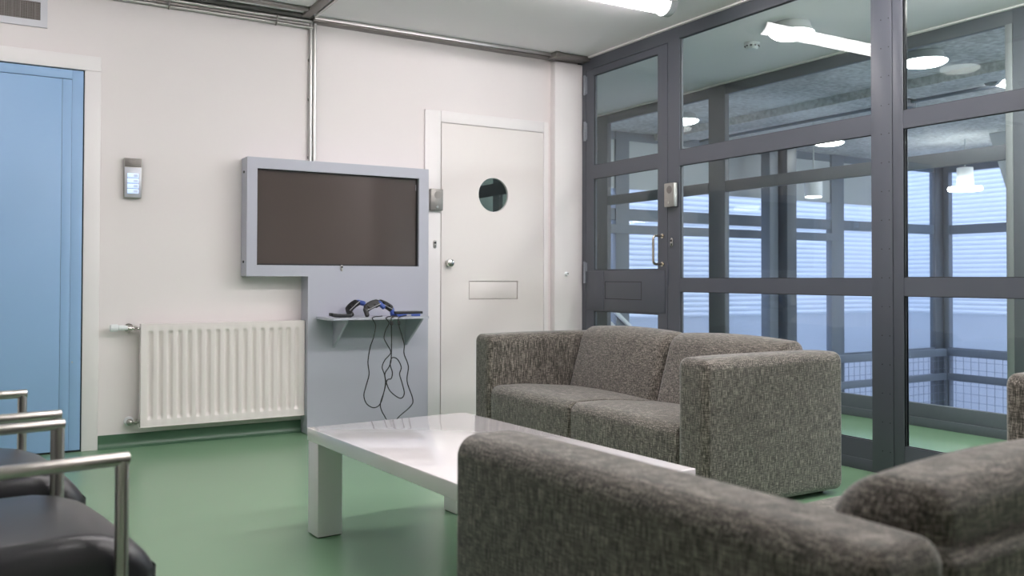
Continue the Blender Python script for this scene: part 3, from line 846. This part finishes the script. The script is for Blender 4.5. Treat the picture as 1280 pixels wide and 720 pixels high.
local(MB().soft((7.62, 5.35, 2.66), (7.78, 5.55, 2.75), .02, inner=2), t).build('junction_box', M['frame2'], t)

# cladding outside: corrugated sheets (horizontal ribs) over a plain panel wall
def cladding(p0, p1, nrm, label):
    p0, p1, nrm = Vector(p0), Vector(p1), Vector(nrm)
    t = thing('clad_building', label, 'building', (p0.x, p0.y, -3))
    bm = bmesh.new(); prev = None
    z = .30; per = .092; rows = []
    while z < 4.2:
        for k, off in ((0, 0), (.20, .002), (.34, .034), (.70, .038), (.86, .008)):
            rows.append((z+k*per, off))
        z += per
    for z, off in rows:
        a = bm.verts.new(p0+nrm*off+Vector((0, 0, z))); b = bm.verts.new(p1+nrm*off+Vector((0, 0, z)))
        if prev: bm.faces.new((prev[0], prev[1], b, a))
        prev = (a, b)
    top = [bm.verts.new(p0-nrm*.3+Vector((0, 0, 4.2))), bm.verts.new(p1-nrm*.3+Vector((0, 0, 4.2)))]
    bm.faces.new((prev[0], prev[1], top[1], top[0]))
    bmesh.ops.recalc_face_normals(bm, faces=bm.faces)
    mb = MB(); mb._add(bm)
    local(mb, t).build('corrugated_sheet', M['clad'], t, 30)
    d = (p1-p0)
    q = [p0+Vector((0, 0, -3)), p1+Vector((0, 0, -3)), p1+Vector((0, 0, .30)), p0+Vector((0, 0, .30))]
    local(MB().poly(q, tuple(-nrm*.3)), t).build('plain_panel', M['lower'], t)
cladding((3.0, 12.2, 0), (17.3, 12.2, 0), (0, -1, 0), 'white corrugated facade outside, behind the left and middle hall windows')
cladding((17.0, 12.1, 0), (17.0, -6.0, 0), (-1, 0, 0), 'white corrugated facade outside, behind the right hall windows')
struct(MB().box((-2, 8.6, -3.1), (17.3, 12.2, -3.0)).box((13.1, -6, -3.1), (17.3, 8.6, -3.0)).build('ground', M['lower']))

# ------------------------------------------------------------------ sofas
def make_sofa(label, loc, rz, Ls, dp, at, zarm, zback, n=2):
    """local: front faces -x, length along y (0..Ls), depth 0..dp, at = arm thickness"""
    t = thing('sofa', label, 'sofa', loc, rz, 'woven grey brown sofas')
    F_ = M['fabric']
    def crown(k, h): return lambda p, u: Vector((p.x, p.y, p.z+(k*(1-u.y**2)*(1-u.x**4) if u.z > 0 else 0)*max(0, u.z)))
    for a in (0, Ls-at):
        MB().soft((0, a, .018), (dp, a+at, zarm), (.030, .045, .045), crown(.008, 0), seg=6, inner=10).build('arm', F_, t)
    MB().soft((dp-.11, at-.004, .02), (dp-.005, Ls-at+.004, zback-.085), .03, seg=4, inner=6).build('back_frame', F_, t)
    MB().soft((.03, at-.002, .022), (dp-.10, Ls-at+.002, .20), .012, seg=2, inner=4).build('base', F_, t)
    wd = (Ls-2*at)/n
    for i in range(n):
        ya, yb = at+wd*i+.002, at+wd*(i+1)-.002
        def seat(p, u):
            z = p.z-.045*max(0, (u.x+.4)/1.4) if u.z > 0 else p.z
            if u.z > 0: z += .016*(1-u.y**2)*(1-u.x**2)
            x = p.x-(.010*(1-u.y**2)*(1-u.z**2) if u.x < 0 else 0)
            return Vector((x, p.y, z))
        MB().soft((.010, ya, .085), (dp-.13, yb, .362), (.055, .016, .050), seat, seg=6, inner=10).build('seat_cushion', F_, t)
        def back(p, u):
            k = (p.z-.26)/(zback-.26)
            x = p.x+.13*k
            if u.x < 0: x -= .020*(1-u.y**2)*(1-u.z**2)
            z = p.z+(.016*(1-u.y**2)-.008 if u.z > 0 else 0)
            return Vector((x, p.y, z))
        MB().soft((dp-.325, ya+.003, .255), (dp-.135, yb-.003, zback), (.075, .045, .075), back, seg=6, inner=10).build('back_cushion', F_, t)
    for x in (.07, dp-.07):
        for y in (.09, Ls-.09): MB().cyl((x, y, 0), (x, y, .024), .02, 16).build('foot', M['feet'], t)
    return t
make_sofa('grey brown two-seat sofa standing in focus with its back to the dark glass wall', (2.595, 2.765, 0), 0, 2.03, .868, .183, .660, .705)
# foreground sofa faces +y: local -x turned by -87 degrees (it stands slightly askew)
make_sofa('blurred grey brown sofa in the foreground, its left arm nearest the camera', (.885, 1.735, 0), math.radians(-87), 2.48, 1.03, .175, .659, .717, 3)
# ------------------------------------------------------------------ coffee table
t = thing('coffee_table', 'low white gloss coffee table with thick square legs on the green floor', 'table', (1.104, 3.415, 0), math.radians(3.4))
TL, TW, TH, TT = 1.385, .722, .412, .050
MB().box((0, -TL, TH-TT), (TW, 0, TH), .003, 3).build('tabletop', M['table'], t)
for x in (.004, TW-.104):
    for y in (-.104, -TL+.004):
        l = MB().box((x, y, .004), (x+.10, y+.10, TH-TT), .002)
        lo = l.build('leg', M['tableleg'], t)
        MB().box((x+.004, y+.004, 0), (x+.096, y+.096, .005)).build('glide', M['feet'], lo)

# ------------------------------------------------------------------ armchairs
def make_chair(label, loc, rz):
    """local +x is the front, arms at y = +-.2525"""
    t = thing('armchair', label, 'armchair', loc, rz, 'black leather armchairs with steel frames')
    hw = .2525; r = .0125; za = .655
    for s in (-1, 1):
        MB().cyl((-.262, s*hw, za), (.262, s*hw, za), r, 20, bev=.001).build('armrest', M['steel'], t)
        for x in (-.25, .25):
            MB().cyl((x, s*hw, .006), (x, s*hw, za-.004), r, 20).cyl((x, s*hw, 0), (x, s*hw, .008), r+.002, 20).build('leg', M['steel'], t)
        MB().cyl((-.25, s*hw, .335), (.25, s*hw, .335), .009, 16).build('side_rail', M['steel'], t)
    for x in (-.20, .20): MB().cyl((x, -hw, .335), (x, hw, .335), .009, 16).build('cross_rail', M['steel'], t)
    def seat(p, u):
        z = p.z
        if u.z > 0:
            z += .016*(1-u.y**2)*(1-abs(u.x)**3) - .060*max(0, (p.x-.17)/.165)**2
        y = p.y*(1-.06*max(0, (p.x-.10)/.24)**2)
        x = p.x-(.06*max(0, u.x)**3*u.z**2 if u.z < 0 else 0)
        return Vector((x, y, z))
    MB().soft((-.24, -.235, .350), (.335, .235, .508), (.06, .04, .05), seat, seg=7, inner=10).build('seat', M['leather'], t)
    def bk(p, u): return Vector((p.x-.16*(p.z-.45), p.y, p.z))
    MB().soft((-.235, -.232, .47), (-.165, .232, .84), (.03, .03, .03), bk, seg=4, inner=6).build('backrest', M['leather'], t)
    return t
make_chair('black leather steel-frame armchair nearest the camera, cut by the left edge', (-.052, 2.046, 0), math.radians(8.5))
make_chair('black leather steel-frame armchair behind the nearest one, beside the blue door', (-.114, 2.722, 0), math.radians(6.5))
